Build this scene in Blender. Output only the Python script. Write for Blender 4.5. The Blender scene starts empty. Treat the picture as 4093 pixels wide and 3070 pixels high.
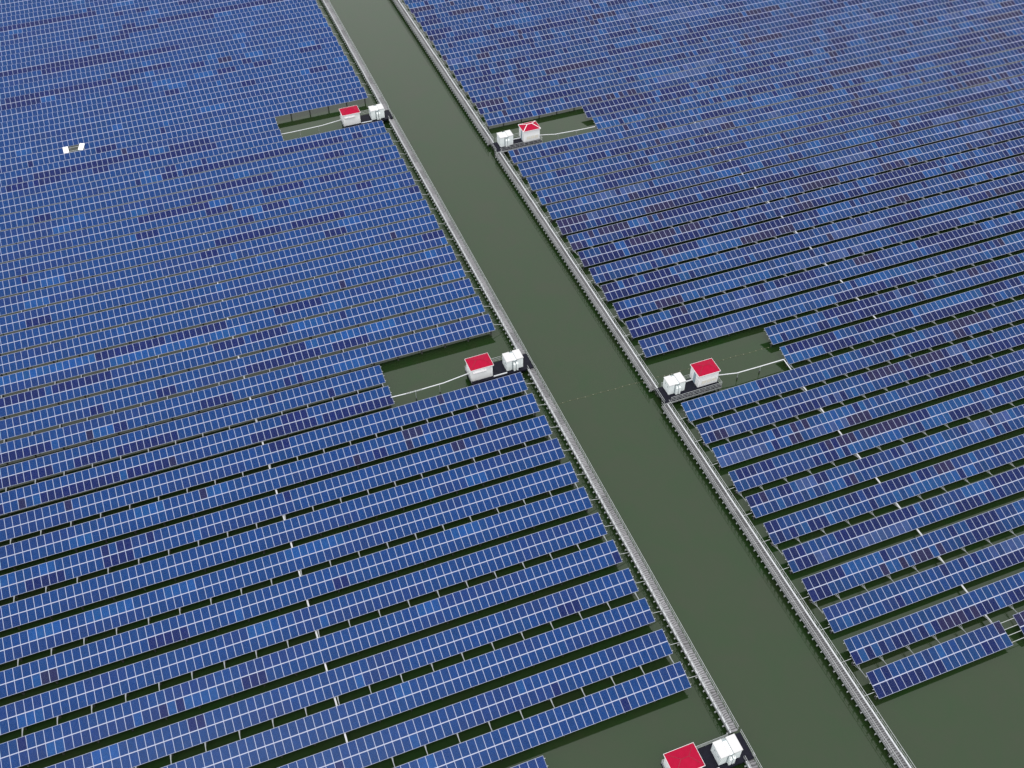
import bpy, math, random
from mathutils import Vector, Matrix

random.seed(7)
rnd = random.random
sc = bpy.context.scene
COL = sc.collection.objects
R = math.radians

# ------------------------------------------------------------------ camera
CAM = Vector((-40.727, -101.572, 119.302))
CR = Vector((0.93339682, -0.35875314, -0.00815902))
CU = Vector((0.26676876, 0.67850761, 0.68444273))
CF = Vector((0.24001002, 0.64103324, -0.72902098))
LENS = 35.7807
cam_d = bpy.data.cameras.new('camera')
cam_d.sensor_width = 36
cam_d.lens = LENS
cam_d.clip_end = 6000
cam = bpy.data.objects.new('camera', cam_d)
COL.link(cam)
m = Matrix.Identity(4)
for i in range(3):
    m[i][0], m[i][1], m[i][2], m[i][3] = CR[i], CU[i], -CF[i], CAM[i]
cam.matrix_world = m
sc.camera = cam


def in_view(x, y, z):
    """picture coordinates (0..1, 0..1, y down) and depth of a world point"""
    d = Vector((x, y, z)) - CAM
    w = d.dot(CF)
    k = LENS / 36 / w
    return 0.5 + d.dot(CR) * k, 0.5 - d.dot(CU) * k * 4093 / 3070, w


# ------------------------------------------------------------------ materials
def new_mat(name):
    mt = bpy.data.materials.new(name)
    mt.use_nodes = True
    return mt, mt.node_tree.nodes, mt.node_tree.links, mt.node_tree.nodes['Principled BSDF']


def plain(name, col, rough=.55, metal=0.0, var=.12, scale=2.5, spec=.4):
    """a painted or metal surface with uneven wear"""
    mt, N, L, b = new_mat(name)
    tc = N.new('ShaderNodeTexCoord')
    no = N.new('ShaderNodeTexNoise')
    no.inputs['Scale'].default_value = scale
    no.inputs['Detail'].default_value = 6
    L.new(tc.outputs['Object'], no.inputs['Vector'])
    mx = N.new('ShaderNodeMix')
    mx.data_type = 'RGBA'
    mx.inputs[6].default_value = (*[c * (1 - var) for c in col], 1)
    mx.inputs[7].default_value = (*[min(1, c * (1 + var)) for c in col], 1)
    L.new(no.outputs['Fac'], mx.inputs[0])
    L.new(mx.outputs[2], b.inputs['Base Color'])
    b.inputs['Roughness'].default_value = rough
    b.inputs['Metallic'].default_value = metal
    b.inputs['Specular IOR Level'].default_value = spec
    return mt


M_FRAME = plain('aluminium frame', (.33, .36, .49), .45, .0, .08)
M_JOINT = plain('bright aluminium joint', (.44, .46, .57), .45, 0, .06)
M_STEEL = plain('galvanised steel', (.42, .44, .46), .5, .2, .25, 3)
M_STEEL_B = plain('bright galvanised steel', (.42, .44, .45), .5, .1, .25, 2)
M_BEAM = plain('dull galvanised beam', (.27, .29, .3), .55, .1, .25, 2)
M_RAILING = plain('thin galvanised railing', (.34, .36, .37), .5, .1, .25, 2)
M_BACK = plain('white backsheet', (.72, .72, .74), .6, 0, .03)
M_LOOSE = plain('bare white backsheet', (.86, .86, .86), .6, 0, .02)
M_PILE = plain('weathered pile', (.05, .052, .05), .8, 0, .35, 3)
M_DARKSTEEL = plain('weathered dark steel', (.09, .095, .1), .6, 0, .3, 3)
M_TRAY = plain('white cable tray', (.58, .6, .63), .45, 0, .1, 3)
M_GREYTRAY = plain('weathered pale tray', (.5, .51, .53), .5, 0, .12, 3)
M_WALL = plain('white sandwich panel wall', (.88, .89, .91), .5, 0, .03, 1.2)
M_CAB = plain('pale cabinet paint', (.8, .86, .87), .45, 0, .05, 2)
M_LID = plain('white cabinet lid', (.56, .56, .57), .5, 0, .04, 2)
M_RECESS = plain('grey cabinet recess', (.3, .35, .37), .5, 0, .15, 4)
M_DECK = plain('dark deck plate', (.008, .0085, .016), .6, 0, .6, 1.6, .12)
M_PALE = plain('cream window panel', (.78, .75, .68), .4, 0, .06, 2)
M_BLUEGREY = plain('blue grey door', (.28, .36, .42), .5, 0, .2, 3)
M_FASCIA = plain('white fascia', (.75, .74, .76), .5, 0, .05, 3)
M_ROPE = plain('wet rope', (.1, .105, .06), .8, 0, .3, 8)
M_FLOAT = plain('pale float', (.26, .26, .19), .6, 0, .15, 5)


def roof_mat():
    mt, N, L, b = new_mat('red ribbed sheet roof')
    tc = N.new('ShaderNodeTexCoord')
    wv = N.new('ShaderNodeTexWave')
    wv.wave_type = 'BANDS'
    wv.bands_direction = 'X'
    wv.inputs['Scale'].default_value = 1.6
    wv.inputs['Distortion'].default_value = .4
    L.new(tc.outputs['Object'], wv.inputs['Vector'])
    no = N.new('ShaderNodeTexNoise')
    no.inputs['Scale'].default_value = 1.7
    no.inputs['Detail'].default_value = 5
    L.new(tc.outputs['Object'], no.inputs['Vector'])
    mx = N.new('ShaderNodeMix')
    mx.data_type = 'RGBA'
    mx.inputs[6].default_value = (.29, .003, .026, 1)
    mx.inputs[7].default_value = (.39, .007, .040, 1)
    L.new(no.outputs['Fac'], mx.inputs[0])
    L.new(mx.outputs[2], b.inputs['Base Color'])
    bp = N.new('ShaderNodeBump')
    bp.inputs['Strength'].default_value = .35
    bp.inputs['Distance'].default_value = .03
    L.new(wv.outputs['Fac'], bp.inputs['Height'])
    L.new(bp.outputs['Normal'], b.inputs['Normal'])
    b.inputs['Roughness'].default_value = .55
    b.inputs['Specular IOR Level'].default_value = .06
    return mt


M_ROOF = roof_mat()
M_RIDGE = plain('dark red ridge strip', (.24, .004, .022), .6, 0, .2, 3)


def grating_mat(lo, hi):
    """galvanised grating: cross wires over darker gaps, in plates of uneven brightness"""
    mt, N, L, b = new_mat('steel grating')
    tc = N.new('ShaderNodeTexCoord')
    mp = N.new('ShaderNodeMapping')
    mp.inputs['Scale'].default_value = (.6, 1, 1)
    L.new(tc.outputs['Object'], mp.inputs['Vector'])
    wv = N.new('ShaderNodeTexWave')
    wv.bands_direction = 'Y'
    wv.inputs['Scale'].default_value = 1.05
    wv.inputs['Distortion'].default_value = 6.5
    wv.inputs['Detail'].default_value = 2
    wv.inputs['Detail Scale'].default_value = 1.3
    L.new(mp.outputs[0], wv.inputs['Vector'])
    sp = N.new('ShaderNodeSeparateXYZ')
    L.new(tc.outputs['Object'], sp.inputs[0])
    dv = N.new('ShaderNodeMath')
    dv.operation = 'DIVIDE'
    dv.inputs[1].default_value = 2.93
    L.new(sp.outputs['Y'], dv.inputs[0])
    fl = N.new('ShaderNodeMath')
    fl.operation = 'FLOOR'
    L.new(dv.outputs[0], fl.inputs[0])
    wn = N.new('ShaderNodeTexWhiteNoise')
    wn.noise_dimensions = '1D'
    L.new(fl.outputs[0], wn.inputs['W'])
    r1 = N.new('ShaderNodeMapRange')
    r1.inputs['To Min'].default_value = lo
    r1.inputs['To Max'].default_value = hi
    L.new(wv.outputs['Fac'], r1.inputs['Value'])
    r2 = N.new('ShaderNodeMapRange')
    r2.inputs['To Min'].default_value = .75
    r2.inputs['To Max'].default_value = 1.2
    L.new(wn.outputs['Value'], r2.inputs['Value'])
    mu = N.new('ShaderNodeMath')
    mu.operation = 'MULTIPLY'
    L.new(r1.outputs[0], mu.inputs[0])
    L.new(r2.outputs[0], mu.inputs[1])
    cb = N.new('ShaderNodeCombineColor')
    m2 = N.new('ShaderNodeMath')
    m2.operation = 'MULTIPLY'
    m2.inputs[1].default_value = 1.06
    L.new(mu.outputs[0], m2.inputs[0])
    L.new(mu.outputs[0], cb.inputs[0])
    L.new(mu.outputs[0], cb.inputs[1])
    L.new(m2.outputs[0], cb.inputs[2])
    L.new(cb.outputs[0], b.inputs['Base Color'])
    b.inputs['Roughness'].default_value = .55
    return mt


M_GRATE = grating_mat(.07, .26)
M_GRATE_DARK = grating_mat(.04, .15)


def glass_mat():
    """polycrystalline module: cell colour per module, cell grid, crystal mottling, white margin"""
    mt, N, L, b = new_mat('solar module glass')

    def math_(op, a, c=None, v=None):
        n = N.new('ShaderNodeMath')
        n.operation = op
        L.new(a, n.inputs[0])
        if c is not None:
            L.new(c, n.inputs[1])
        elif v is not None:
            n.inputs[1].default_value = v
        return n.outputs[0]
    uv = N.new('ShaderNodeUVMap')
    sp = N.new('ShaderNodeSeparateXYZ')
    L.new(uv.outputs[0], sp.inputs[0])
    oi = N.new('ShaderNodeObjectInfo')
    at = N.new('ShaderNodeAttribute')
    at.attribute_name = 'cell_tint'
    add = N.new('ShaderNodeVectorMath')
    add.operation = 'ADD'
    L.new(oi.outputs['Color'], add.inputs[0])
    L.new(at.outputs['Color'], add.inputs[1])
    # crystal mottling and dust, different on each module
    geo = N.new('ShaderNodeNewGeometry')
    n1 = N.new('ShaderNodeTexNoise')
    n1.inputs['Scale'].default_value = 2.6
    n1.inputs['Detail'].default_value = 4
    L.new(geo.outputs['Position'], n1.inputs['Vector'])
    f1 = N.new('ShaderNodeMapRange')
    f1.inputs['From Min'].default_value = .25
    f1.inputs['From Max'].default_value = .75
    f1.inputs['To Min'].default_value = .86
    f1.inputs['To Max'].default_value = 1.15
    L.new(n1.outputs['Fac'], f1.inputs['Value'])
    vo = N.new('ShaderNodeTexVoronoi')
    vo.inputs['Scale'].default_value = 14
    L.new(geo.outputs['Position'], vo.inputs['Vector'])
    f2 = N.new('ShaderNodeMapRange')
    f2.inputs['To Min'].default_value = .92
    f2.inputs['To Max'].default_value = 1.08
    sv = N.new('ShaderNodeSeparateColor')
    L.new(vo.outputs['Color'], sv.inputs[0])
    L.new(sv.outputs[0], f2.inputs['Value'])
    fac = math_('MULTIPLY', f1.outputs[0], f2.outputs[0])
    scl = N.new('ShaderNodeVectorMath')
    scl.operation = 'SCALE'
    L.new(add.outputs[0], scl.inputs[0])
    L.new(fac, scl.inputs['Scale'])
    # silver grid between the cells
    gx = math_('ABSOLUTE', math_('SUBTRACT', math_('FRACT', math_('DIVIDE', sp.outputs[0], v=.1545)), v=.5))
    gy = math_('ABSOLUTE', math_('SUBTRACT', math_('FRACT', math_('DIVIDE', sp.outputs[1], v=.1555)), v=.5))
    line = math_('GREATER_THAN', math_('MAXIMUM', gx, gy), v=.484)
    m1 = N.new('ShaderNodeMix')
    m1.data_type = 'RGBA'
    L.new(math_('MULTIPLY', line, v=.28), m1.inputs[0])
    L.new(scl.outputs[0], m1.inputs[6])
    m1.inputs[7].default_value = (.4, .44, .55, 1)
    # white margin
    ax = math_('GREATER_THAN', math_('ABSOLUTE', sp.outputs[0]), v=PGX - .008)
    ay = math_('GREATER_THAN', math_('ABSOLUTE', sp.outputs[1]), v=PGY - .012)
    m2 = N.new('ShaderNodeMix')
    m2.data_type = 'RGBA'
    L.new(math_('MAXIMUM', ax, ay), m2.inputs[0])
    L.new(m1.outputs[2], m2.inputs[6])
    m2.inputs[7].default_value = (.33, .36, .49, 1)
    L.new(m2.outputs[2], b.inputs['Base Color'])
    b.inputs['Roughness'].default_value = .2
    b.inputs['IOR'].default_value = 1.45
    b.inputs['Specular IOR Level'].default_value = .1
    return mt


def water_mat():
    mt, N, L, b = new_mat('green pond water')
    tc = N.new('ShaderNodeTexCoord')
    n1 = N.new('ShaderNodeTexNoise')
    n1.inputs['Scale'].default_value = .16
    n1.inputs['Detail'].default_value = 7
    n1.inputs['Roughness'].default_value = .62
    n1.inputs['Distortion'].default_value = .8
    L.new(tc.outputs['Object'], n1.inputs['Vector'])
    rp = N.new('ShaderNodeValToRGB')
    rp.color_ramp.elements[0].position = .3
    rp.color_ramp.elements[0].color = (.0165, .0265, .0105, 1)
    rp.color_ramp.elements[1].position = .7
    rp.color_ramp.elements[1].color = (.0100, .0295, .0070, 1)
    L.new(n1.outputs['Fac'], rp.inputs[0])
    L.new(rp.outputs[0], b.inputs['Base Color'])
    b.inputs['IOR'].default_value = 1.345
    b.inputs['Specular IOR Level'].default_value = .95
    b.inputs['Specular Tint'].default_value = (.92, 1.0, .88, 1)   # green put into the reflected sky, pulling the water towards olive
    b.inputs['Roughness'].default_value = .05
    n2 = N.new('ShaderNodeTexNoise')
    n2.inputs['Scale'].default_value = 3.2
    n2.inputs['Detail'].default_value = 4
    L.new(tc.outputs['Object'], n2.inputs['Vector'])
    bp = N.new('ShaderNodeBump')
    bp.inputs['Strength'].default_value = .12
    bp.inputs['Distance'].default_value = .012
    L.new(n2.outputs['Fac'], bp.inputs['Height'])
    L.new(bp.outputs['Normal'], b.inputs['Normal'])
    return mt


# ------------------------------------------------------------------ mesh helpers
class MB:
    """collects boxes, bars and tubes into one mesh"""

    def __init__(self):
        self.v, self.f, self.mi = [], [], []

    def add(self, vs, fs, mi=0):
        o = len(self.v)
        self.v += [tuple(p) for p in vs]
        self.f += [tuple(o + i for i in q) for q in fs]
        self.mi += [mi] * len(fs)

    def box(self, x0, x1, y0, y1, z0, z1, mi=0):
        vs = [(x, y, z) for z in (z0, z1) for y in (y0, y1) for x in (x0, x1)]
        self.add(vs, [(0, 2, 3, 1), (4, 5, 7, 6), (0, 1, 5, 4), (2, 6, 7, 3), (0, 4, 6, 2), (1, 3, 7, 5)], mi)

    def bar(self, a, b, w, h=None, mi=0):
        """square bar between two points"""
        a, b = Vector(a), Vector(b)
        h = w if h is None else h
        d = (b - a).normalized()
        up = Vector((0, 0, 1)) if abs(d.z) < .95 else Vector((0, 1, 0))
        s = d.cross(up).normalized() * (w / 2)
        u = s.cross(d).normalized() * (h / 2)
        vs = [p + i * s + j * u for p in (a, b) for i, j in ((-1, -1), (1, -1), (1, 1), (-1, 1))]
        self.add(vs, [(0, 3, 2, 1), (4, 5, 6, 7), (0, 1, 5, 4), (1, 2, 6, 5), (2, 3, 7, 6), (3, 0, 4, 7)], mi)

    def tube(self, a, b, r, n=10, mi=0):
        a, b = Vector(a), Vector(b)
        d = (b - a).normalized()
        up = Vector((0, 0, 1)) if abs(d.z) < .95 else Vector((0, 1, 0))
        s = d.cross(up).normalized()
        u = s.cross(d).normalized()
        vs = [p + (s * math.cos(2 * math.pi * k / n) + u * math.sin(2 * math.pi * k / n)) * r for p in (a, b) for k in range(n)]
        fs = [(k, (k + 1) % n, n + (k + 1) % n, n + k) for k in range(n)]
        self.add(vs, fs + [tuple(range(n))[::-1], tuple(range(n, 2 * n))], mi)

    def mesh(self, name, mats):
        me = bpy.data.meshes.new(name)
        me.from_pydata(self.v, [], self.f)
        for mt in (mats if isinstance(mats, (list, tuple)) else [mats]):
            me.materials.append(mt)
        me.polygons.foreach_set('material_index', self.mi)
        me.update()
        return me


def put(name, me, parent=None, loc=(0, 0, 0), rot=(0, 0, 0)):
    if isinstance(me, tuple):
        me = me[0].mesh(name, me[1])
    o = bpy.data.objects.new(name, me)
    COL.link(o)
    o.location = loc
    o.rotation_euler = rot
    if parent is not None:
        o.parent = parent
    return o


def tag(o, label, cat, group=None):
    o['label'] = label
    o['category'] = cat
    if group:
        o['group'] = group
    return o


def thing(name, loc, label, cat, group=None, rz=0):
    o = bpy.data.objects.new(name, None)
    COL.link(o)
    o.empty_display_size = .5
    o.location = loc
    o.rotation_euler = (0, 0, rz)
    return tag(o, label, cat, group)


# ------------------------------------------------------------------ layout of the two fields
HL, TL, PWL = 1.46, .280, 1.0156
HR, TR, PWR = .998, .2828, 1.0132
DEP = 3.335                       # two modules up the slope
PL = 1.645                        # module length
FW = .025
PGX, PGY = PWL / 2 - .003 - FW, PL / 2 - FW


def yL(j):
    if j <= 2:
        return 4.925 * j - (.1 if j > 0 else 0)
    if j <= 16:
        return 14.632 + (j - 3) * 4.903
    if j <= 19:
        return 78.37 + (j - 16) * 4.78
    return 92.71 + (j - 19) * 4.83


def yR(j):
    if j <= 2:
        return -14.964 + 4.8807 * j + (.2 if j > 0 else 0)
    if j <= 15:
        return -.063 + (j - 3) * 4.911
    if j <= 18:
        return 58.87 + (j - 15) * 4.813
    return 73.31 + (j - 18) * 4.83


def xL(j):
    return -.0257 * j


def xR(j):
    return 20.851 - .0367 * j


M_GLASS = glass_mat()


def panel_geo(w):
    a, c = w / 2 - .003, PL / 2
    b, d = a - FW, c - FW
    v = [(-a, -c, 0), (a, -c, 0), (a, c, 0), (-a, c, 0), (-b, -d, 0), (b, -d, 0), (b, d, 0), (-b, d, 0),
         (-b, -d, -.005), (b, -d, -.005), (b, d, -.005), (-b, d, -.005), (-a, -c, -.04), (a, -c, -.04), (a, c, -.04), (-a, c, -.04)]
    f, mi = [], []
    for k in range(4):
        n = (k + 1) % 4
        f += [(k, n, 4 + n, 4 + k), (4 + k, 4 + n, 8 + n, 8 + k), (12 + k, 12 + n, n, k)]
        mi += [0, 0, 0]
    f += [(8, 9, 10, 11), (15, 14, 13, 12)]
    mi += [1, 2]
    return v, f, mi


def panel_mesh(w):
    v, f, mi = panel_geo(w)
    me = bpy.data.meshes.new('panel')
    me.from_pydata(v, [], f)
    for mt in (M_FRAME, M_GLASS, M_BACK):
        me.materials.append(mt)
    me.polygons.foreach_set('material_index', mi)
    uv = me.uv_layers.new(name='UVMap')
    uv.data.foreach_set('uv', [c for q in f for i in q for c in v[i][:2]])
    me.update()
    return me


def many_panels(w, tilt, items):
    """items: (centre, colour); one mesh for the modules past the hundred"""
    pv, pf, pm = panel_geo(w)
    ct, st = math.cos(tilt), math.sin(tilt)
    V, F, MI, UV, CT = [], [], [], [], []
    for (cx, cy, cz), col in items:
        o = len(V)
        V += [(cx + x, cy + y * ct - z * st, cz + y * st + z * ct) for x, y, z in pv]
        for q, k in zip(pf, pm):
            F.append(tuple(o + i for i in q))
            MI.append(k)
            for i in q:
                UV += pv[i][:2]
                CT += (*col, 1)
    me = bpy.data.meshes.new('panel')
    me.from_pydata(V, [], F)
    for mt in (M_FRAME, M_GLASS, M_BACK):
        me.materials.append(mt)
    me.polygons.foreach_set('material_index', MI)
    me.uv_layers.new(name='UVMap').data.foreach_set('uv', UV)
    me.attributes.new('cell_tint', 'FLOAT_COLOR', 'CORNER').data.foreach_set('color', CT)
    me.update()
    return me


# colours of the modules (linear)
C_N = (.002, .031, .136)     # usual blue
C_L = (.004, .050, .190)     # lighter blue
C_D = (.001, .010, .080)     # dark navy
C_V = (.004, .026, .122)     # violet blue
C_P = (.009, .012, .058)     # purple brown
C_G = (.020, .055, .180)     # dusty pale blue

DARK_RUNS = [(31,1,50,71,'d'),(29,0,51,54,'d'),(29,0,37,45,'d'),(29,1,7,36,'d'),(31,0,26,30,'d'),(31,0,38,40,'d'),(27,0,64,72,'d'),(27,0,46,63,'d'),(26,1,57,63,'d'),(26,1,34,57,'d'),(24,1,50,71,'d'),(25,0,37,49,'d'),(24,0,65,72,'d'),(24,1,46,48,'d'),(23,1,45,47,'d'),(23,1,24,27,'d'),(23,1,16,19,'d'),(24,0,4,8,'d'),(31,0,67,69,'l'),(30,1,36,38,'l'),(18,0,60,67,'d'),(18,0,46,59,'d'),(17,1,36,45,'d'),(18,0,34,41,'d'),(17,1,54,56,'d'),(17,1,63,67,'d'),(18,0,70,70,'d'),(17,1,69,72,'d'),(19,0,68,68,'d'),(16,0,48,49,'d'),(16,0,42,45,'d'),(16,0,22,40,'d'),(16,0,9,21,'d'),(15,0,10,13,'d'),(16,0,45,48,'l'),(18,0,43,45,'l'),(14,1,27,35,'d'),(13,1,20,27,'d'),(13,1,37,50,'d'),(13,1,45,46,'d'),(12,1,24,28,'d'),(14,0,49,51,'l'),(13,1,35,37,'l'),(15,0,66,68,'d'),(13,1,12,16,'d'),(11,0,27,38,'d'),(11,0,15,24,'d'),(6,1,74,76,'d'),(6,1,62,68,'d'),(6,1,55,62,'d'),(6,1,51,54,'d'),(6,1,46,49,'d'),(6,1,41,45,'d'),(5,1,70,76,'d'),(5,1,60,68,'d'),(5,1,39,43,'d'),(5,1,32,36,'d'),(6,1,62,76,'l'),(6,0,55,59,'l'),(6,0,45,54,'l'),(6,0,38,43,'l'),(3,0,43,47,'d'),(3,0,59,61,'d'),(3,0,64,64,'p'),(3,0,71,77,'d'),(3,0,70,70,'d'),(3,0,61,63,'l'),(2,0,70,77,'d'),(2,0,62,66,'d'),(2,0,56,60,'d'),(2,0,52,55,'d'),(1,0,61,71,'d'),(1,0,53,59,'d'),(1,0,74,74,'p'),(0,1,68,68,'p'),(1,0,52,53,'p'),(1,0,77,77,'d'),(6,1,25,27,'d'),(6,1,27,32,'d'),(5,1,36,37,'d'),(5,1,32,35,'d'),(5,1,26,30,'l'),(4,1,28,29,'l'),(4,1,21,25,'l'),(4,1,15,19,'l'),(4,0,28,39,'d'),(4,0,20,25,'d'),(3,0,34,34,'d'),(3,0,32,32,'d'),(2,1,37,37,'d'),(1,0,32,41,'d'),(1,0,24,30,'d'),(1,0,20,24,'d'),(-1,0,27,28,'p'),(-1,0,24,25,'d'),(-1,0,20,20,'p'),(-1,1,17,20,'p'),(0,1,12,13,'p'),(-1,1,8,10,'d'),(0,1,37,39,'d'),(-1,0,9,9,'p'),(-1,0,66,68,'l'),(-2,1,76,77,'l'),(-2,1,71,72,'l'),(-4,1,34,41,'l'),(-4,1,54,57,'l'),(-4,1,62,67,'l'),(-4,1,71,74,'l'),(-5,0,56,60,'d'),(-6,1,45,48,'l'),(-7,0,60,60,'d'),(-7,0,58,58,'d'),(-7,0,54,56,'l'),(-8,1,66,68,'l'),(-2,0,70,74,'d'),(-2,1,61,62,'d'),(-2,1,64,64,'d'),(-2,1,58,58,'d')]
KEY = {'d': C_D, 'l': C_L, 'p': C_P}


def jitter(c, a=.10):
    k = 1 + (rnd() - .5) * 2 * a
    return tuple(max(.002, x * k * (1 + (rnd() - .5) * a)) for x in c)


def run_colours(n, right):
    """module colours along one half of a row: sorted batches make runs of like modules"""
    out = []
    while len(out) < n:
        r = rnd()
        if right:
            c = C_N if r < .34 else C_D if r < .58 else C_V if r < .76 else C_L if r < .88 else C_P if r < .955 else C_G
            ln = random.choice((1, 1, 2, 2, 3, 4, 6, 8, 11, 14))
        else:
            c = C_N if r < .66 else C_V if r < .84 else C_L if r < .93 else C_D if r < .985 else C_P
            ln = random.choice((3, 5, 8, 12)) if c in (C_N, C_V) else random.choice((1, 1, 1, 2, 3, 4))
        out += [c] * ln
    res = []
    for c in out[:n]:
        if right and rnd() < .15:
            c = random.choice((C_N, C_D, C_L, C_V))
        if right:                # the right field is duller
            c = (c[0] * 1.1 + .001, c[1] * .9, c[2] * .84)
        res.append(jitter(c, .12 if right else .07))
    return res


# ------------------------------------------------------------------ labels
ORD = ('first second third fourth fifth sixth seventh eighth ninth tenth eleventh twelfth thirteenth fourteenth fifteenth '
       'sixteenth seventeenth eighteenth nineteenth twentieth').split()


def row_label(side, j):
    if side == 'L':
        s = 'left'
        if j <= -12:
            return 'blue solar panel row left of canal, ending beside the lowest hut at the bottom edge'
        if j <= 0:
            return f'blue solar panel row left of canal, {ORD[-j]} one below the middle left hut'
        if j <= 2:
            return f'shortened blue panel row left of canal, {"lower" if j == 1 else "upper"} one facing the middle hut'
        if j <= 16:
            return (f'blue solar panel row left of canal, {ORD[j - 3]} one above the middle left hut' if j < 10 else
                    f'blue solar panel row left of canal, {ORD[16 - j]} one below the far left hut')
        if j <= 18:
            return f'shortened blue panel row left of canal, {"lower" if j == 17 else "upper"} one facing the far hut'
        if j == 19:
            return 'blue panel row just above the far left hut, with a gap between white flipped panels'
        return f'blue solar panel row left of canal, {ORD[j - 19]} one above the far left hut'
    if j == -10:
        return 'lowest patchy blue panel row right of canal, broken by a railed gap near its start'
    if j <= 0:
        return f'patchy blue panel row right of canal, {ORD[-j]} one below the middle right hut'
    if j <= 2:
        return f'shortened patchy panel row right of canal, {"lower" if j == 1 else "upper"} one facing the middle hut'
    if j <= 15:
        return (f'patchy blue panel row right of canal, {ORD[j - 3]} one above the middle right hut' if j < 9 else
                f'patchy blue panel row right of canal, {ORD[15 - j]} one below the white-ridged hut')
    if j <= 17:
        return f'shortened patchy panel row right of canal, {"lower" if j == 16 else "upper"} one facing the white-ridged hut'
    return f'patchy blue panel row right of canal, {ORD[j - 18]} one above the white-ridged hut'


# ------------------------------------------------------------------ water
bm = MB()
bm.add([(-2500, -2500, 0), (2500, -2500, 0), (2500, 2500, 0), (-2500, 2500, 0)], [(0, 1, 2, 3)])
w = put('water', (bm, water_mat()))
w['kind'] = 'structure'

# ------------------------------------------------------------------ solar panel rows
PMESH = {'L': panel_mesh(PWL), 'R': panel_mesh(PWR)}


def post_mesh(h, t, flip):
    """pile with spread arms that carries a row"""
    b = MB()
    y = .55
    zt = h + y * math.tan(t) - .12
    b.tube((0, y, -1.5), (0, y, zt - .42), .13, 10, 0)
    b.box(-.2, .2, y - .16, y + .16, zt - .44, zt - .34, 1)
    b.bar((-.06, y, zt - .38), (-.06, .16, h - .04), .07, None, 1)
    b.bar((.06, y, zt - .38), (.06, 2.7, h + 2.7 * math.tan(t) - .1), .07, None, 1)
    for s in (-1, 1):
        b.bar((s * .1, y, zt - .4), (s * .5, y - .1, zt - .01), .06, None, 1)
    b.bar((0, .1, h - .06), (0, 3.1, h + 3.1 * math.tan(t) - .12), .07, .09, 1)
    return b.mesh('post', [M_PILE, M_DARKSTEEL])


def beam_mesh(h, t, gap, right):
    """beam from under one row across the gap to the row south of it"""
    b = MB()
    z = h - .16
    if right:
        b.bar((0, .5, z), (0, -gap - .4, z + .42), .06, .07)
        for s in (-1, 1):
            b.bar((s * .32, .16, h - .06), (0, -gap * .5, z + .2), .03)
    else:
        b.bar((0, .55, z), (0, -gap - .35, z + .42), .1, .09)
        b.bar((.14, .2, h - .06), (0, -gap * .55, z + .22), .045)
    return b.mesh('crossbeam', M_BEAM)


POST = {'L': post_mesh(HL, TL, 0), 'R': post_mesh(HR, TR, 0)}
BEAM = {'L': beam_mesh(HL, TL, 1.7, False), 'R': beam_mesh(HR, TR, 1.68, True)}
SKIP = {(19, 1, 58), (19, 1, 59), (19, 1, 60), (19, 1, 61)}


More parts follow.
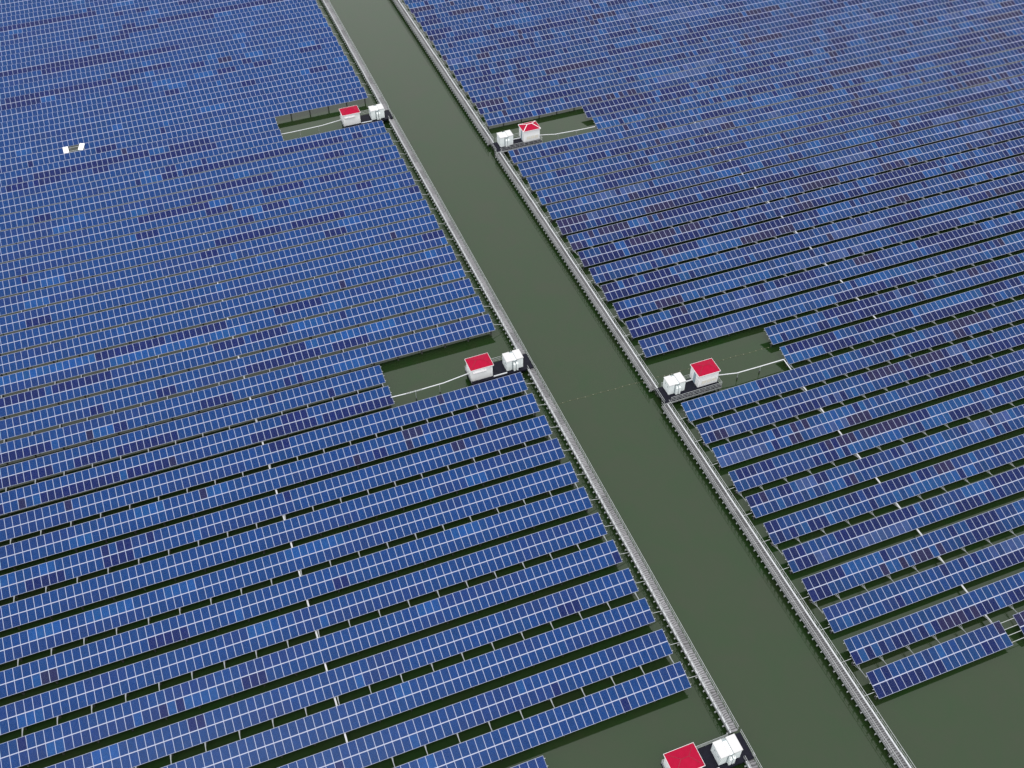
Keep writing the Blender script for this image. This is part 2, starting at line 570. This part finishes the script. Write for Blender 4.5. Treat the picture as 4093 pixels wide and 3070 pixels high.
def make_row(side, j):
    left = side == 'L'
    sg = -1 if left else 1
    h, t, pw = (HL, TL, PWL) if left else (HR, TR, PWR)
    y0 = yL(j) if left else yR(j)
    x0 = xL(j) if left else xR(j)
    start, gap_at, shift = 0, None, 0.0
    if left and j in (1, 2, 17, 18):
        xe = -20.53 if j < 3 else -21.0
        start = 20
        shift = (x0 - 20 * pw) - xe
    if left and j == -12:
        xe = -20.3
        start = 20
        shift = (x0 - 20 * pw) - xe
    if not left and j in (1, 2, 16, 17):
        xe = 41.5 if j < 3 else (41.0 if j == 16 else 40.75)
        start = 20
        shift = xe - (x0 + 20 * pw)
    ct, st = math.cos(t), math.sin(t)
    # how far the row runs: to the picture's edge and a good way on
    last = start
    seen = set()
    for c in range(start, 190):
        x = x0 + sg * ((c + .5) * pw + shift)
        u, v, _ = in_view(x, y0 + 1.6, h + .43)
        if -.02 < u < 1.02 and -.025 < v < 1.025:
            last = c
            seen.add(c)
    if not seen:
        return None
    n_col = last + 9
    root = thing('solar_panel_row', (x0, y0, 0), row_label(side, j), 'solar panel row',
                 'solar panel rows ' + ('left' if left else 'right') + ' of the canal')
    cols = [run_colours(n_col + 1, not left) for _ in (0, 1)]
    for (jj, hf, a, b_, k) in DARK_RUNS if left else ():
        if jj == j:
            if k == 'p' and b_ > a:
                a += 1
            for c in range(a, min(b_, n_col) + 1):
                cols[hf][c] = jitter(KEY[k], .1)
    items = []
    for c in range(start, n_col + 1):
        if not left and j == -10 and 20 <= c < 22:
            continue
        ex = .13 if (not left and j == -10 and c >= 22) else 0
        for hf in (0, 1):
            if left and (j, hf, c) in SKIP:
                continue
            s = PL / 2 if hf == 0 else DEP - PL / 2
            loc = (sg * ((c + .5) * pw + shift + ex), s * ct, h + s * st)
            wx, wy = x0 + loc[0], y0 + loc[1]
            u, v, dist = in_view(wx, wy, loc[2])
            key = dist if (-.01 < u < 1.01 and -.01 < v < 1.01) else dist + 1000
            items.append((key, loc, cols[hf][c]))
    items.sort(key=lambda q: q[0])
    me = PMESH[side]
    for key, loc, col in items[:100]:
        o = bpy.data.objects.new('panel', me)
        COL.link(o)
        o.parent = root
        o.location = (loc[0], loc[1], loc[2] + (rnd() - .5) * .006)
        o.rotation_euler = (t + (rnd() - .5) * .008, (rnd() - .5) * .006, 0)
        o.color = (*col, 1)
    if len(items) > 100:
        o = put('panel', many_panels(pw, t, [(q[1], q[2]) for q in items[100:]]), root)
        o.color = (0, 0, 0, 1)
        o['kind'] = 'stuff'
    # rails under the modules, their ends sticking out
    xa = -sg * .17 + sg * (start * pw + shift)
    xb = sg * ((n_col + 1) * pw + shift)
    for s in (.36, 1.26, DEP - 1.26, DEP - .36):
        b = MB()
        b.bar((xa, s * ct + .04 * st, h + s * st - .075), (xb, s * ct + .04 * st, h + s * st - .075), .06, .065)
        put('mounting_rail', (b, M_STEEL_B), root)
    b = MB()
    sj = DEP / 2
    for ca, cb in (((start, 20), (22, n_col + 1)) if (not left and j == -10) else ((start, n_col + 1),)):
        q = .13 if ca == 22 else 0
        b.bar((sg * (ca * pw + shift + q + .01), sj * ct + .02 * st, h + sj * st - .02 * ct), (sg * (cb * pw + shift + q - .01), sj * ct + .02 * st, h + sj * st - .02 * ct), .043, .05)
    put('joint_strip', (b, M_JOINT), root)
    # posts and beams, where the picture can show them
    xs = []
    if left:
        k0 = .6 + start * pw + shift
        xs = [-(k0 + 4 * pw * k) for k in range(60) if k0 + 4 * pw * k < n_col * pw]
    else:
        k0 = start * pw + shift + .12
        xs = [k0] + [k0 + 3.43 + 4 * pw * k for k in range(60) if k0 + 3.43 + 4 * pw * k < n_col * pw]
    exposed = (left and j in (3, 19)) or (not left and j in (3, 18, 2, 16))
    if j <= 14 or exposed:
        for x in xs:
            put('post', POST[side], root, (x, 0, 0))
    beams = (left and j % 2 == 0 and j <= 10) or (not left and (j % 2 or j == 0) and j <= 9)
    south = {3: False, -10: False, 19: False}
    if beams and j != -12 and not (left and j == 3):
        for x in xs[:70]:
            wx = x0 + x
            # no beam where no row lies south of this one
            if not left and j == 3 and wx < 41.6:
                continue
            if not left and j <= -10:
                continue
            put('crossbeam', BEAM[side], root, (x + (rnd() - .5) * .04, 0, 0))
    # short cable pipe to the walkway
    if start == 0:
        b = MB()
        if left:
            b.tube((.1, 1.15, h + .12), (.9, 1.2, h - .12), .035, 8)
            b.tube((.9, 1.2, h - .12), (1.62 - .003 * y0, 1.25, 1.05), .035, 8)
        else:
            b.tube((-.1, .95, h + .1), (-.75, .98, h + .02), .035, 8)
            b.tube((-.75, .98, h + .02), (-1.32 + .033 * j - .0037 * y0 * 0 - .2, 1.0, 1.0), .035, 8)
        put('cable_pipe', (b, M_STEEL_B), root)
    return root


for j in range(-12, 36):
    make_row('L', j)
for j in range(-10, 33):
    make_row('R', j)

# two modules lying upside down on the bare rails of a row far out on the left
for c, dz, rot, lab in ((61, .06, (0, 0, .02), 'upside-down panel showing its white back, left of the two empty slots'),
                        (58, .09, (.05, .06, -.42), 'askew upside-down panel showing its white back, right of the two empty slots')):
    s = DEP - PL / 2
    v, f, mi = panel_geo(PWL)
    me = bpy.data.meshes.new('loose_panel')
    me.from_pydata([(x, y, -z) for x, y, z in v], [], [q[::-1] for q in f])
    for mt in (M_FRAME, M_GLASS, M_LOOSE):
        me.materials.append(mt)
    me.polygons.foreach_set('material_index', mi)
    me.uv_layers.new(name='UVMap').data.foreach_set('uv', [q for face in f for i in face[::-1] for q in v[i][:2]])
    o = put('loose_panel', me, None, (xL(19) - (c + .5) * PWL, yL(19) + s * math.cos(TL), HL + s * math.sin(TL) + dz),
            (TL + rot[0], rot[1], rot[2]))
    o.color = (*C_N, 1)
    tag(o, lab, 'solar panel', 'loose upside-down panels')


# ------------------------------------------------------------------ walkways along the canal
def walkway(side, ya, yb, label):
    left = side == 'L'
    slope = .003 if left else .0037
    xt = (1.85 - .003 * (ya + 10)) if left else (19.5 - .0037 * (ya + 67))
    root = thing('walkway', (xt, ya, 0), label, 'walkway', 'steel walkways beside the canal', math.atan(slope))
    n = yb - ya
    # local x: tray at 0; deck to the canal side
    d0, d1 = (-.12, .98) if left else (-1.07, .1)
    zd = .98
    b = MB()
    b.box(d0, d1, 0, n, zd - .04, zd)
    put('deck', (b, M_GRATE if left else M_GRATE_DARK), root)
    b = MB()
    for x in (d0 + .06, d1 - .06):
        b.box(x - .05, x + .05, 0, n, zd - .2, zd - .044)
    put('girder', (b, M_STEEL), root)
    # cable tray with lid joints
    b = MB()
    tx = 0
    y = 0
    while y < n:
        y2 = min(n, y + 2.95)
        z = zd + .1 + rnd() * .03
        dx = (rnd() - .5) * .04
        b.box(tx - .085 + dx, tx + .085 + dx, y, y2 - .03, zd + .02, z + .05)
        y = y2
    put('cable_tray', (b, M_TRAY), root)
    # hand rails
    for x, lab in ((d0 - .02, 0), (d1 + .02, 1)):
        b = MB()
        for z in (1.02, .52):
            b.tube((x, 0, zd + z), (x, n, zd + z), .03 if z > 1 else .02, 6)
        put('handrail', (b, M_STEEL_B), root)
    # frames: cross beam under the deck with its ends out, two rail posts and braces
    b = MB()
    b.box(d0 - .24, d1 + .16, -.045, .045, zd - .3, zd - .205)
    ox = d0 - .22 if left else d0 - .2
    b.box(ox - .06, ox + .06, -.06, .06, zd - .34, zd - .1)
    for x, e in ((d0 - .02, -1), (d1 + .02, 1)):
        b.bar((x, 0, zd - .21), (x, 0, zd + 1.0), .045)
        b.bar((x + e * .16, 0, zd - .21), (x, 0, zd + .45), .03)
        b.bar((x, 0, zd + .52), (x, .48, zd + .02), .018)
        b.bar((x, .48, zd + .02), (x, .96, zd + .52), .018)
    fm = b.mesh('railing_frame', M_RAILING)
    step = .975
    k = int(n / step)
    for i in range(k):
        put('railing_frame', fm, root, (0, .2 + i * step, 0))
    b = MB()
    for x in (d0 + .12, d1 - .12):
        b.tube((x, 0, -1.5), (x, 0, zd - .2), .08, 8)
    pm = b.mesh('pile', M_PILE)
    for i in range(int(n / 5.85) + 1):
        put('pile', pm, root, (0, .6 + i * 5.85, 0))
    return root


walkway('L', -78, -64.35, 'grey grating walkway on left bank, short stretch below the lowest hut')
walkway('L', -61.0, 4.5, 'grey grating walkway on left bank between the lowest and middle huts')
walkway('L', 7.85, 83.4, 'grey grating walkway on left bank between the middle and far huts')
walkway('L', 86.9, 152, 'grey grating walkway on left bank running above the far left hut')
walkway('R', -88, -10.5, 'narrow railed walkway on right bank below the middle right hut')
walkway('R', -6.95, 63.4, 'narrow railed walkway on right bank between the middle and white-ridged huts')
walkway('R', 67.1, 142, 'narrow railed walkway on right bank running above the white-ridged hut')


# ------------------------------------------------------------------ equipment platforms
def platform(x0, x1, y0, y1, label, east, zt=1.2):
    root = thing('platform', (x0, y0, 0), label, 'platform', 'dark equipment platforms')
    w, d = x1 - x0, y1 - y0
    b = MB()
    b.box(0, w, 0, d, zt - .06, zt)
    put('deck', (b, M_DECK), root)
    b = MB()
    for y in (.05, d - .05):
        b.box(.02, w - .02, y - .06, y + .06, zt - .3, zt - .064)
    for x in (.3, w * .33, w * .66, w - .3):
        b.box(x - .05, x + .05, .115, d - .115, zt - .28, zt - .064)
    put('girder', (b, M_DECK if not east else M_STEEL), root)
    pb = MB()
    pb.tube((0, 0, -1.5), (0, 0, zt - .3), .14, 10)
    pm = pb.mesh('pile', M_PILE)
    for x in (.35, w * .36, w * .66, w - .35):
        for y in (.2, d - .2):
            put('pile', pm, root, (x, y, 0))
    # railings: long sides and the outer end
    lo, hi = (.05, w - 3.8) if not east else (1.1, w - .05)
    xe = .05 if not east else w - .05
    sides = [((lo, d - .04), (hi + (0 if east else 2.0), d - .04)), ((xe, .04), (xe, d - .04))]
    if east:
        sides.append(((lo, .04), (hi, .04)))
    qb = MB()
    qb.bar((0, 0, zt), (0, 0, zt + 1.02), .035)
    qm = qb.mesh('railing_post', M_RAILING)
    for (ax, ay), (bx, by) in sides:
        r = MB()
        for z in (1.03, .68, .34):
            r.tube((ax, ay, zt + z), (bx, by, zt + z), .028 if z > 1 else .02, 6)
        put('handrail', (r, M_STEEL_B), root)
        ln = math.hypot(bx - ax, by - ay)
        k = max(2, round(ln / 1.0))
        for i in range(k + 1):
            put('railing_post', qm, root, (ax + (bx - ax) * i / k, ay + (by - ay) * i / k, 0))
    xr = w - .02 if not east else .0
    r = MB()
    for z in (.82, .34):
        r.tube((xr, 0, zt + z), (xr, d, zt + z), .028, 6)
    put('handrail', (r, M_STEEL_B), root)
    for i in range(5):
        put('railing_post', qm, root, (xr, .04 + (d - .08) * i / 4, -.2))
    # edge kick plate: bright steel on the east side, dark on the west
    r = MB()
    r.box(.0, w, -.03, -.002, zt - .1, zt + .05)
    put('kick_plate', (r, M_DECK if not east else M_STEEL_B), root)
    # cable tray between hut and cabinet
    r = MB()
    if east:
        r.box(4.25, 6.4, d - .55, d - .35, zt + .05, zt + .16)
    else:
        r.box(3.85, 6.15, .22, .42, zt + .05, zt + .16)
    put('cable_tray', (r, M_TRAY), root)
    return root


def hut(x0, y0, wx, wy, label, east, ridged, z0=1.2):
    root = thing('hut', (x0, y0, z0), label, 'hut', 'red roofed huts')
    hgt = 2.5
    b = MB()
    b.box(0, wx, 0, wy, .02, hgt)
    # vertical ribs of the sandwich panels
    x = .3
    while x < wx - .1:
        b.box(x - .012, x + .012, -.012, -.0005, .08, hgt - .05)
        x += .3
    y = .3
    while y < wy - .1:
        for xx in (-.012, wx + .0005):
            b.box(xx, xx + .0115, y - .012, y + .012, .08, hgt - .05)
        y += .3
    put('wall', (b, M_WALL), root)
    # hip roof
    e = .14
    X0, X1, Y0, Y1 = -e, wx + e, -e, wy + e
    zr, cx, cy, rl = hgt + .72, wx / 2, wy / 2, .5
    ze = hgt + .11
    b = MB()
    b.add([(X0, Y0, ze), (X1, Y0, ze), (X1, Y1, ze), (X0, Y1, ze), (cx - rl, cy, zr), (cx + rl, cy, zr)],
          [(0, 1, 5, 4), (1, 2, 5), (2, 3, 4, 5), (3, 0, 4), (3, 2, 1, 0)])
    roof = put('roof', (b, M_ROOF), root)
    b = MB()
    t = .04
    for (ax, bx, ay, by) in ((X0 - t, X1 + t, Y0 - t, Y0 - .002), (X0 - t, X1 + t, Y1 + .002, Y1 + t),
                             (X0 - t, X0 - .002, Y0, Y1), (X1 + .002, X1 + t, Y0, Y1)):
        b.box(ax, bx, ay, by, hgt + .0, ze + .035)
    put('fascia', (b, M_FASCIA), roof)
    b = MB()
    cap = .13 if ridged else .06
    up = Vector((0, 0, .03 if ridged else .012))
    for p, q in (((X0, Y0, ze), (cx - rl, cy, zr)), ((X1, Y0, ze), (cx + rl, cy, zr)), ((X1, Y1, ze), (cx + rl, cy, zr)),
                 ((X0, Y1, ze), (cx - rl, cy, zr)), ((cx - rl, cy, zr), (cx + rl, cy, zr))):
        b.bar(Vector(p) + up, Vector(q) + up, cap, .05 if ridged else .025)
    put('ridge_cap', (b, M_FASCIA if ridged else M_RIDGE), roof)
    if not east:
        b = MB()
        b.box(.25, wx - 1.1, -.28, -.02, hgt - .62, hgt - .5)
        b.box(.3, .36, -.26, -.015, hgt - .75, hgt - .62)
        b.box(wx - 1.22, wx - 1.16, -.26, -.015, hgt - .75, hgt - .62)
        put('awning', (b, M_FASCIA), root)
        b = MB()
        b.box(wx - .62, wx - .22, -.03, -.001, hgt - .6, hgt - .3)
        put('vent', (b, M_CAB), root)
        b = MB()
        b.box(wx + .014, wx + .05, .5, 1.4, .05, 2.0)
        d = put('door', (b, M_BLUEGREY), root)
    else:
        # tall door on the canal side and light panels on the south side
        b = MB()
        b.box(-.06, -.013, .95, 1.55, .06, 2.1)
        d = put('door', (b, M_BLUEGREY), root)
        h = MB()
        h.box(-.09, -.061, 1.02, 1.06, .95, 1.15)
        put('handle', (h, M_STEEL), d)
        for i, xx in enumerate((.62, 1.52, 2.42)):
            b = MB()
            b.box(xx, xx + .78, -.035, -.013, .55, 1.25)
            p = put('window', (b, M_PALE), root)
            f = MB()
            f.box(xx - .04, xx + .82, -.045, -.036, 1.25, 1.29)
            f.box(xx - .04, xx + .82, -.045, -.036, .51, .55)
            f.box(xx - .04, xx, -.045, -.036, .55, 1.25)
            f.box(xx + .78, xx + .82, -.045, -.036, .55, 1.25)
            put('window_frame', (f, M_CAB), p)
    return root


def cabinet(x0, y0, label, east, z0=1.2):
    """transformer cabinet: two white lids with a groove, slim outer cabinets and a small ladder"""
    root = thing('transformer_cabinet', (x0, y0, z0), label, 'cabinet', 'white transformer cabinets')
    wx, wy, h = 2.8, 1.98, 2.12
    b = MB()
    b.box(0, wx, 0, wy, .1, h)
    b.box(.1, wx - .1, .05, wy - .05, .01, .099)
    for x in (.42, .84, 1.95, 2.4):
        b.box(x - .01, x + .01, -.014, -.001, .2, h - .1)
    put('body', (b, M_CAB), root)
    g0, g1 = 1.1, 1.66
    for x0_, x1_, z in ((-.05, g0, h + .07), (g1, wx + .05, h + .14)):
        b = MB()
        b.box(x0_, x1_, -.06, wy + .05, h + .002, z)
        put('lid', (b, M_LID), root)
    b = MB()
    b.box(g0 + .03, g1 - .07, -.05, wy - .3, h + .002, h + .04)
    put('lid', (b, M_CAB), root)
    b = MB()
    b.box(g0 + .001, g1 - .001, -.03, wy - .02, h + .0005, h + .0015)
    put('recess', (b, M_RECESS), root)
    # front: dark recess with two slim outer cabinets
    b = MB()
    b.box(g0 - .2, g1 + .12, -.03, -.016, .12, h - .08)
    put('recess', (b, M_RECESS), root)
    for xa in (g0 - .02, g0 + .44):
        b = MB()
        b.box(xa, xa + .3, -.42, -.032, .1, 1.5)
        b.add([(xa, -.42, 1.502), (xa + .3, -.42, 1.502), (xa + .3, -.032, 1.75), (xa, -.032, 1.75)], [(0, 1, 2, 3)])
        put('side_cabinet', (b, M_CAB), root)
    b = MB()
    b.bar((g0 + .05, -.3, 1.55), (g0 + .05, .0, h + .1), .04)
    b.bar((g0 + .62, -.3, 1.55), (g0 + .62, .0, h + .1), .04)
    b.bar((g0 + .05, -.12, 1.82), (g0 + .62, -.12, 1.82), .03)
    put('bracket', (b, M_STEEL_B), root)
    # back ladder
    b = MB()
    for x in (g0 - .1, g0 + .35):
        b.bar((x, wy + .1, .05), (x, wy + .1, h + .22), .04)
    for k in range(7):
        b.bar((g0 - .1, wy + .1, .3 + k * .28), (g0 + .35, wy + .1, .3 + k * .28), .03)
    put('ladder', (b, M_STEEL_B), root)
    # vents on the west side
    for yy in (.45, 1.25):
        b = MB()
        b.box(-.02, -.001, yy, yy + .14, 1.3, 1.62)
        put('vent', (b, M_RECESS), root)
    return root


WEST = ((.3, -69.2, 'lowest', 'cut by the bottom edge'), (0, 0, 'middle', 'in the middle of the picture'), (-.33, 79.05, 'far', 'near the top'))
for dx, dy, nm, where in WEST:
    platform(-7.85 + dx, 2.78 + dx, 4.5 + dy, 7.85 + dy, f'dark deck on piles carrying the {nm} left bank hut', False)
    hut(-7.63 + dx, 5.06 + dy, 3.56, 2.6, f'white hut with plain red roof on left bank, {where}', False, False)
    cabinet(-1.63 + dx, 5.14 + dy, f'white transformer cabinet beside the {nm} left bank hut', False)
for dx, dy, nm, ridged, lab in ((0, 0, 'middle right bank hut', False, 'white hut with plain red roof and pale windows on right bank'),
                                (-.48, 73.85, 'white-ridged hut', True, 'white hut on right bank, its red roof edged with white ridges')):
    platform(18.75 + dx, 28.85 + dx, -10.45 + dy, -6.98 + dy, f'dark railed deck on piles carrying the {nm}', True)
    hut(25.2 + dx, -9.2 + dy, 3.5, 2.66, lab, True, ridged)
    cabinet(20.15 + dx, -9.0 + dy, f'white transformer cabinet beside the {nm}', True)


# ------------------------------------------------------------------ cable troughs from the huts to the fields
def trough(pts, legs, open_from, label, w=.14):
    root = thing('cable_trough', (pts[0][0], pts[0][1], 0), label, 'cable trough', 'white cable troughs beside the huts')
    o = Vector((pts[0][0], pts[0][1], 0))
    b = MB()
    for i in range(len(pts) - 1):
        p, q = Vector(pts[i]) - o, Vector(pts[i + 1]) - o
        if i == open_from:
            s = Vector((0, .08, 0))
            b.bar(p + s, q + s, .03, .06)
            b.bar(p - s, q - s, .03, .06)
            k = 9
            for u in range(k):
                c = p.lerp(q, (u + .5) / k)
                b.bar(c - s, c + s, .06, .03)
        else:
            b.bar(p, q, w, .08)
    put('tray', (b, M_TRAY), root)
    for lx, ly, lz in legs:
        b = MB()
        b.tube((lx - o.x, ly - o.y, -1.5), (lx - o.x, ly - o.y, .45), .1, 8, 0)
        b.bar((lx - o.x, ly - o.y, .4), (lx - o.x, ly - o.y, lz), .07, None, 1)
        put('leg', (b, [M_PILE, M_STEEL]), root)


for dx, dy, op, lab in ((0, 0, 2, 'pale cable trough with an open middle stretch beside the middle left hut'),
                        (-.4, 79.2, -1, 'pale cable trough left of the far left bank hut')):
    trough([(-7.7 + dx, 6.15 + dy, 2.15), (-12.1 + dx, 5.75 + dy, 2.0), (-15.7 + dx, 5.75 + dy, 1.95), (-18.3 + dx, 5.8 + dy, 1.9), (-20.75 + dx, 5.95 + dy, 1.85)],
           [(-12.84 + dx, 5.6 + dy, 2.0), (-16.78 + dx, 5.6 + dy, 1.93)], op, lab)
trough([(28.9, -8.35, 1.75), (32.4, -8.95, 1.55), (36.6, -8.98, 1.5), (41.0, -8.95, 1.45), (41.1, -12.2, 1.1)],
       [(32.62, -8.97, 1.5), (36.71, -8.98, 1.45)], -1, 'pale cable trough running right from the middle right bank hut')
trough([(28.3, 65.3, 1.75), (31.6, 64.55, 1.6), (36.4, 64.35, 1.5), (40.5, 64.3, 1.45)],
       [(32.2, 64.4, 1.5), (36.3, 64.3, 1.45)], -1, 'pale cable trough running right from the white-ridged hut')


def long_tray(x, ya, yb, z, label):
    b = MB()
    y = ya
    while y < yb:
        y2 = min(yb, y + 3)
        b.box(x - .11, x + .11, y, y2 - .02, z - .1 + rnd() * .01, z)
        y = y2
    o = put('cable_tray', (b, M_GREYTRAY))
    tag(o, label, 'cable tray', 'cable trays under the panel rows')


long_tray(-41.35, -70, 90, 1.3, 'white cable tray glimpsed in the gaps of the left field')
long_tray(41.1, -62.5, -12.3, .9, 'white cable tray glimpsed in the gaps below the middle right hut')
long_tray(61.0, -8.6, 70, .9, 'white cable tray glimpsed in the gaps above the middle right hut')

# ------------------------------------------------------------------ float line across the canal
fx = [3.4, 4.53, 5.79, 7.09, 8.35, 9.73, 11.08, 12.29, 13.51, 14.82, 16.0, 17.16, 18.4, 19.8, 21.05, 22.2, 23.44, 25, 26.5, 28, 29.5, 31.2, 32.73, 34.12,
      35.1, 36.46, 37.6, 38.76, 39.89, 41.08]
root = thing('float_line', (3.4, -3.5, 0), 'sagging rope with small pale floats across the green canal', 'float line')
yy = lambda x: (-3.4 - .03 * (x - 4) + .06 * math.sin(x * 1.3)) + 3.5
b = MB()
for p, q in zip(fx, fx[1:]):
    b.tube((p - 3.4, yy(p), .015), (q - 3.4, yy(q), .015), .022, 6)
put('rope', (b, M_ROPE), root)
fb = bpy.data.meshes.new('float')
import bmesh
bmm = bmesh.new()
bmesh.ops.create_icosphere(bmm, subdivisions=2, radius=.065)
bmm.to_mesh(fb)
bmm.free()
fb.materials.append(M_FLOAT)
for x in fx:
    o = put('float', fb, root, (x - 3.4, yy(x), .03), (0, 0, rnd() * 3))
    o.scale = (1.35, .8, .7)

# ------------------------------------------------------------------ daylight: overcast sky and a weak wide sun
EL, ROT = R(70), R(205)
wd = bpy.data.worlds.new('World')
sc.world = wd
wd.use_nodes = True
N, L = wd.node_tree.nodes, wd.node_tree.links
bg = N['Background']
sky = N.new('ShaderNodeTexSky')
sky.sky_type = 'NISHITA'
sky.sun_disc = False
sky.sun_elevation = EL
sky.sun_rotation = ROT
sky.dust_density = 4
tc = N.new('ShaderNodeTexCoord')
sp = N.new('ShaderNodeSeparateXYZ')
L.new(tc.outputs['Generated'], sp.inputs[0])
mr = N.new('ShaderNodeMapRange')      # an overcast sky is brighter overhead than at the horizon
mr.inputs['From Min'].default_value = 0
mr.inputs['From Max'].default_value = 1
mr.inputs['To Min'].default_value = 13
mr.inputs['To Max'].default_value = 17
L.new(sp.outputs['Z'], mr.inputs['Value'])
tint = N.new('ShaderNodeVectorMath')
tint.operation = 'SCALE'
tint.inputs[0].default_value = (1.0, 1.0, 1.0)
L.new(mr.outputs[0], tint.inputs['Scale'])
mx = N.new('ShaderNodeMix')
mx.data_type = 'RGBA'
mx.inputs[0].default_value = .85
L.new(sky.outputs[0], mx.inputs[6])
L.new(tint.outputs[0], mx.inputs[7])
L.new(mx.outputs[2], bg.inputs['Color'])
bg.inputs['Strength'].default_value = .1
sun_d = bpy.data.lights.new('sun', 'SUN')
sun_d.energy = 1.2
sun_d.angle = R(30)
sun_d.color = (1, .96, .9)
sun = bpy.data.objects.new('sun', sun_d)
COL.link(sun)
sun.rotation_euler = Vector((math.sin(ROT) * math.cos(EL), math.cos(ROT) * math.cos(EL), math.sin(EL))).to_track_quat('Z', 'Y').to_euler()

sc.view_settings.view_transform = 'Standard'
sc.view_settings.look = 'None'
sc.view_settings.exposure = 0
sc.view_settings.gamma = 1
sc.cycles.max_bounces = 8
sc.cycles.use_denoising = True
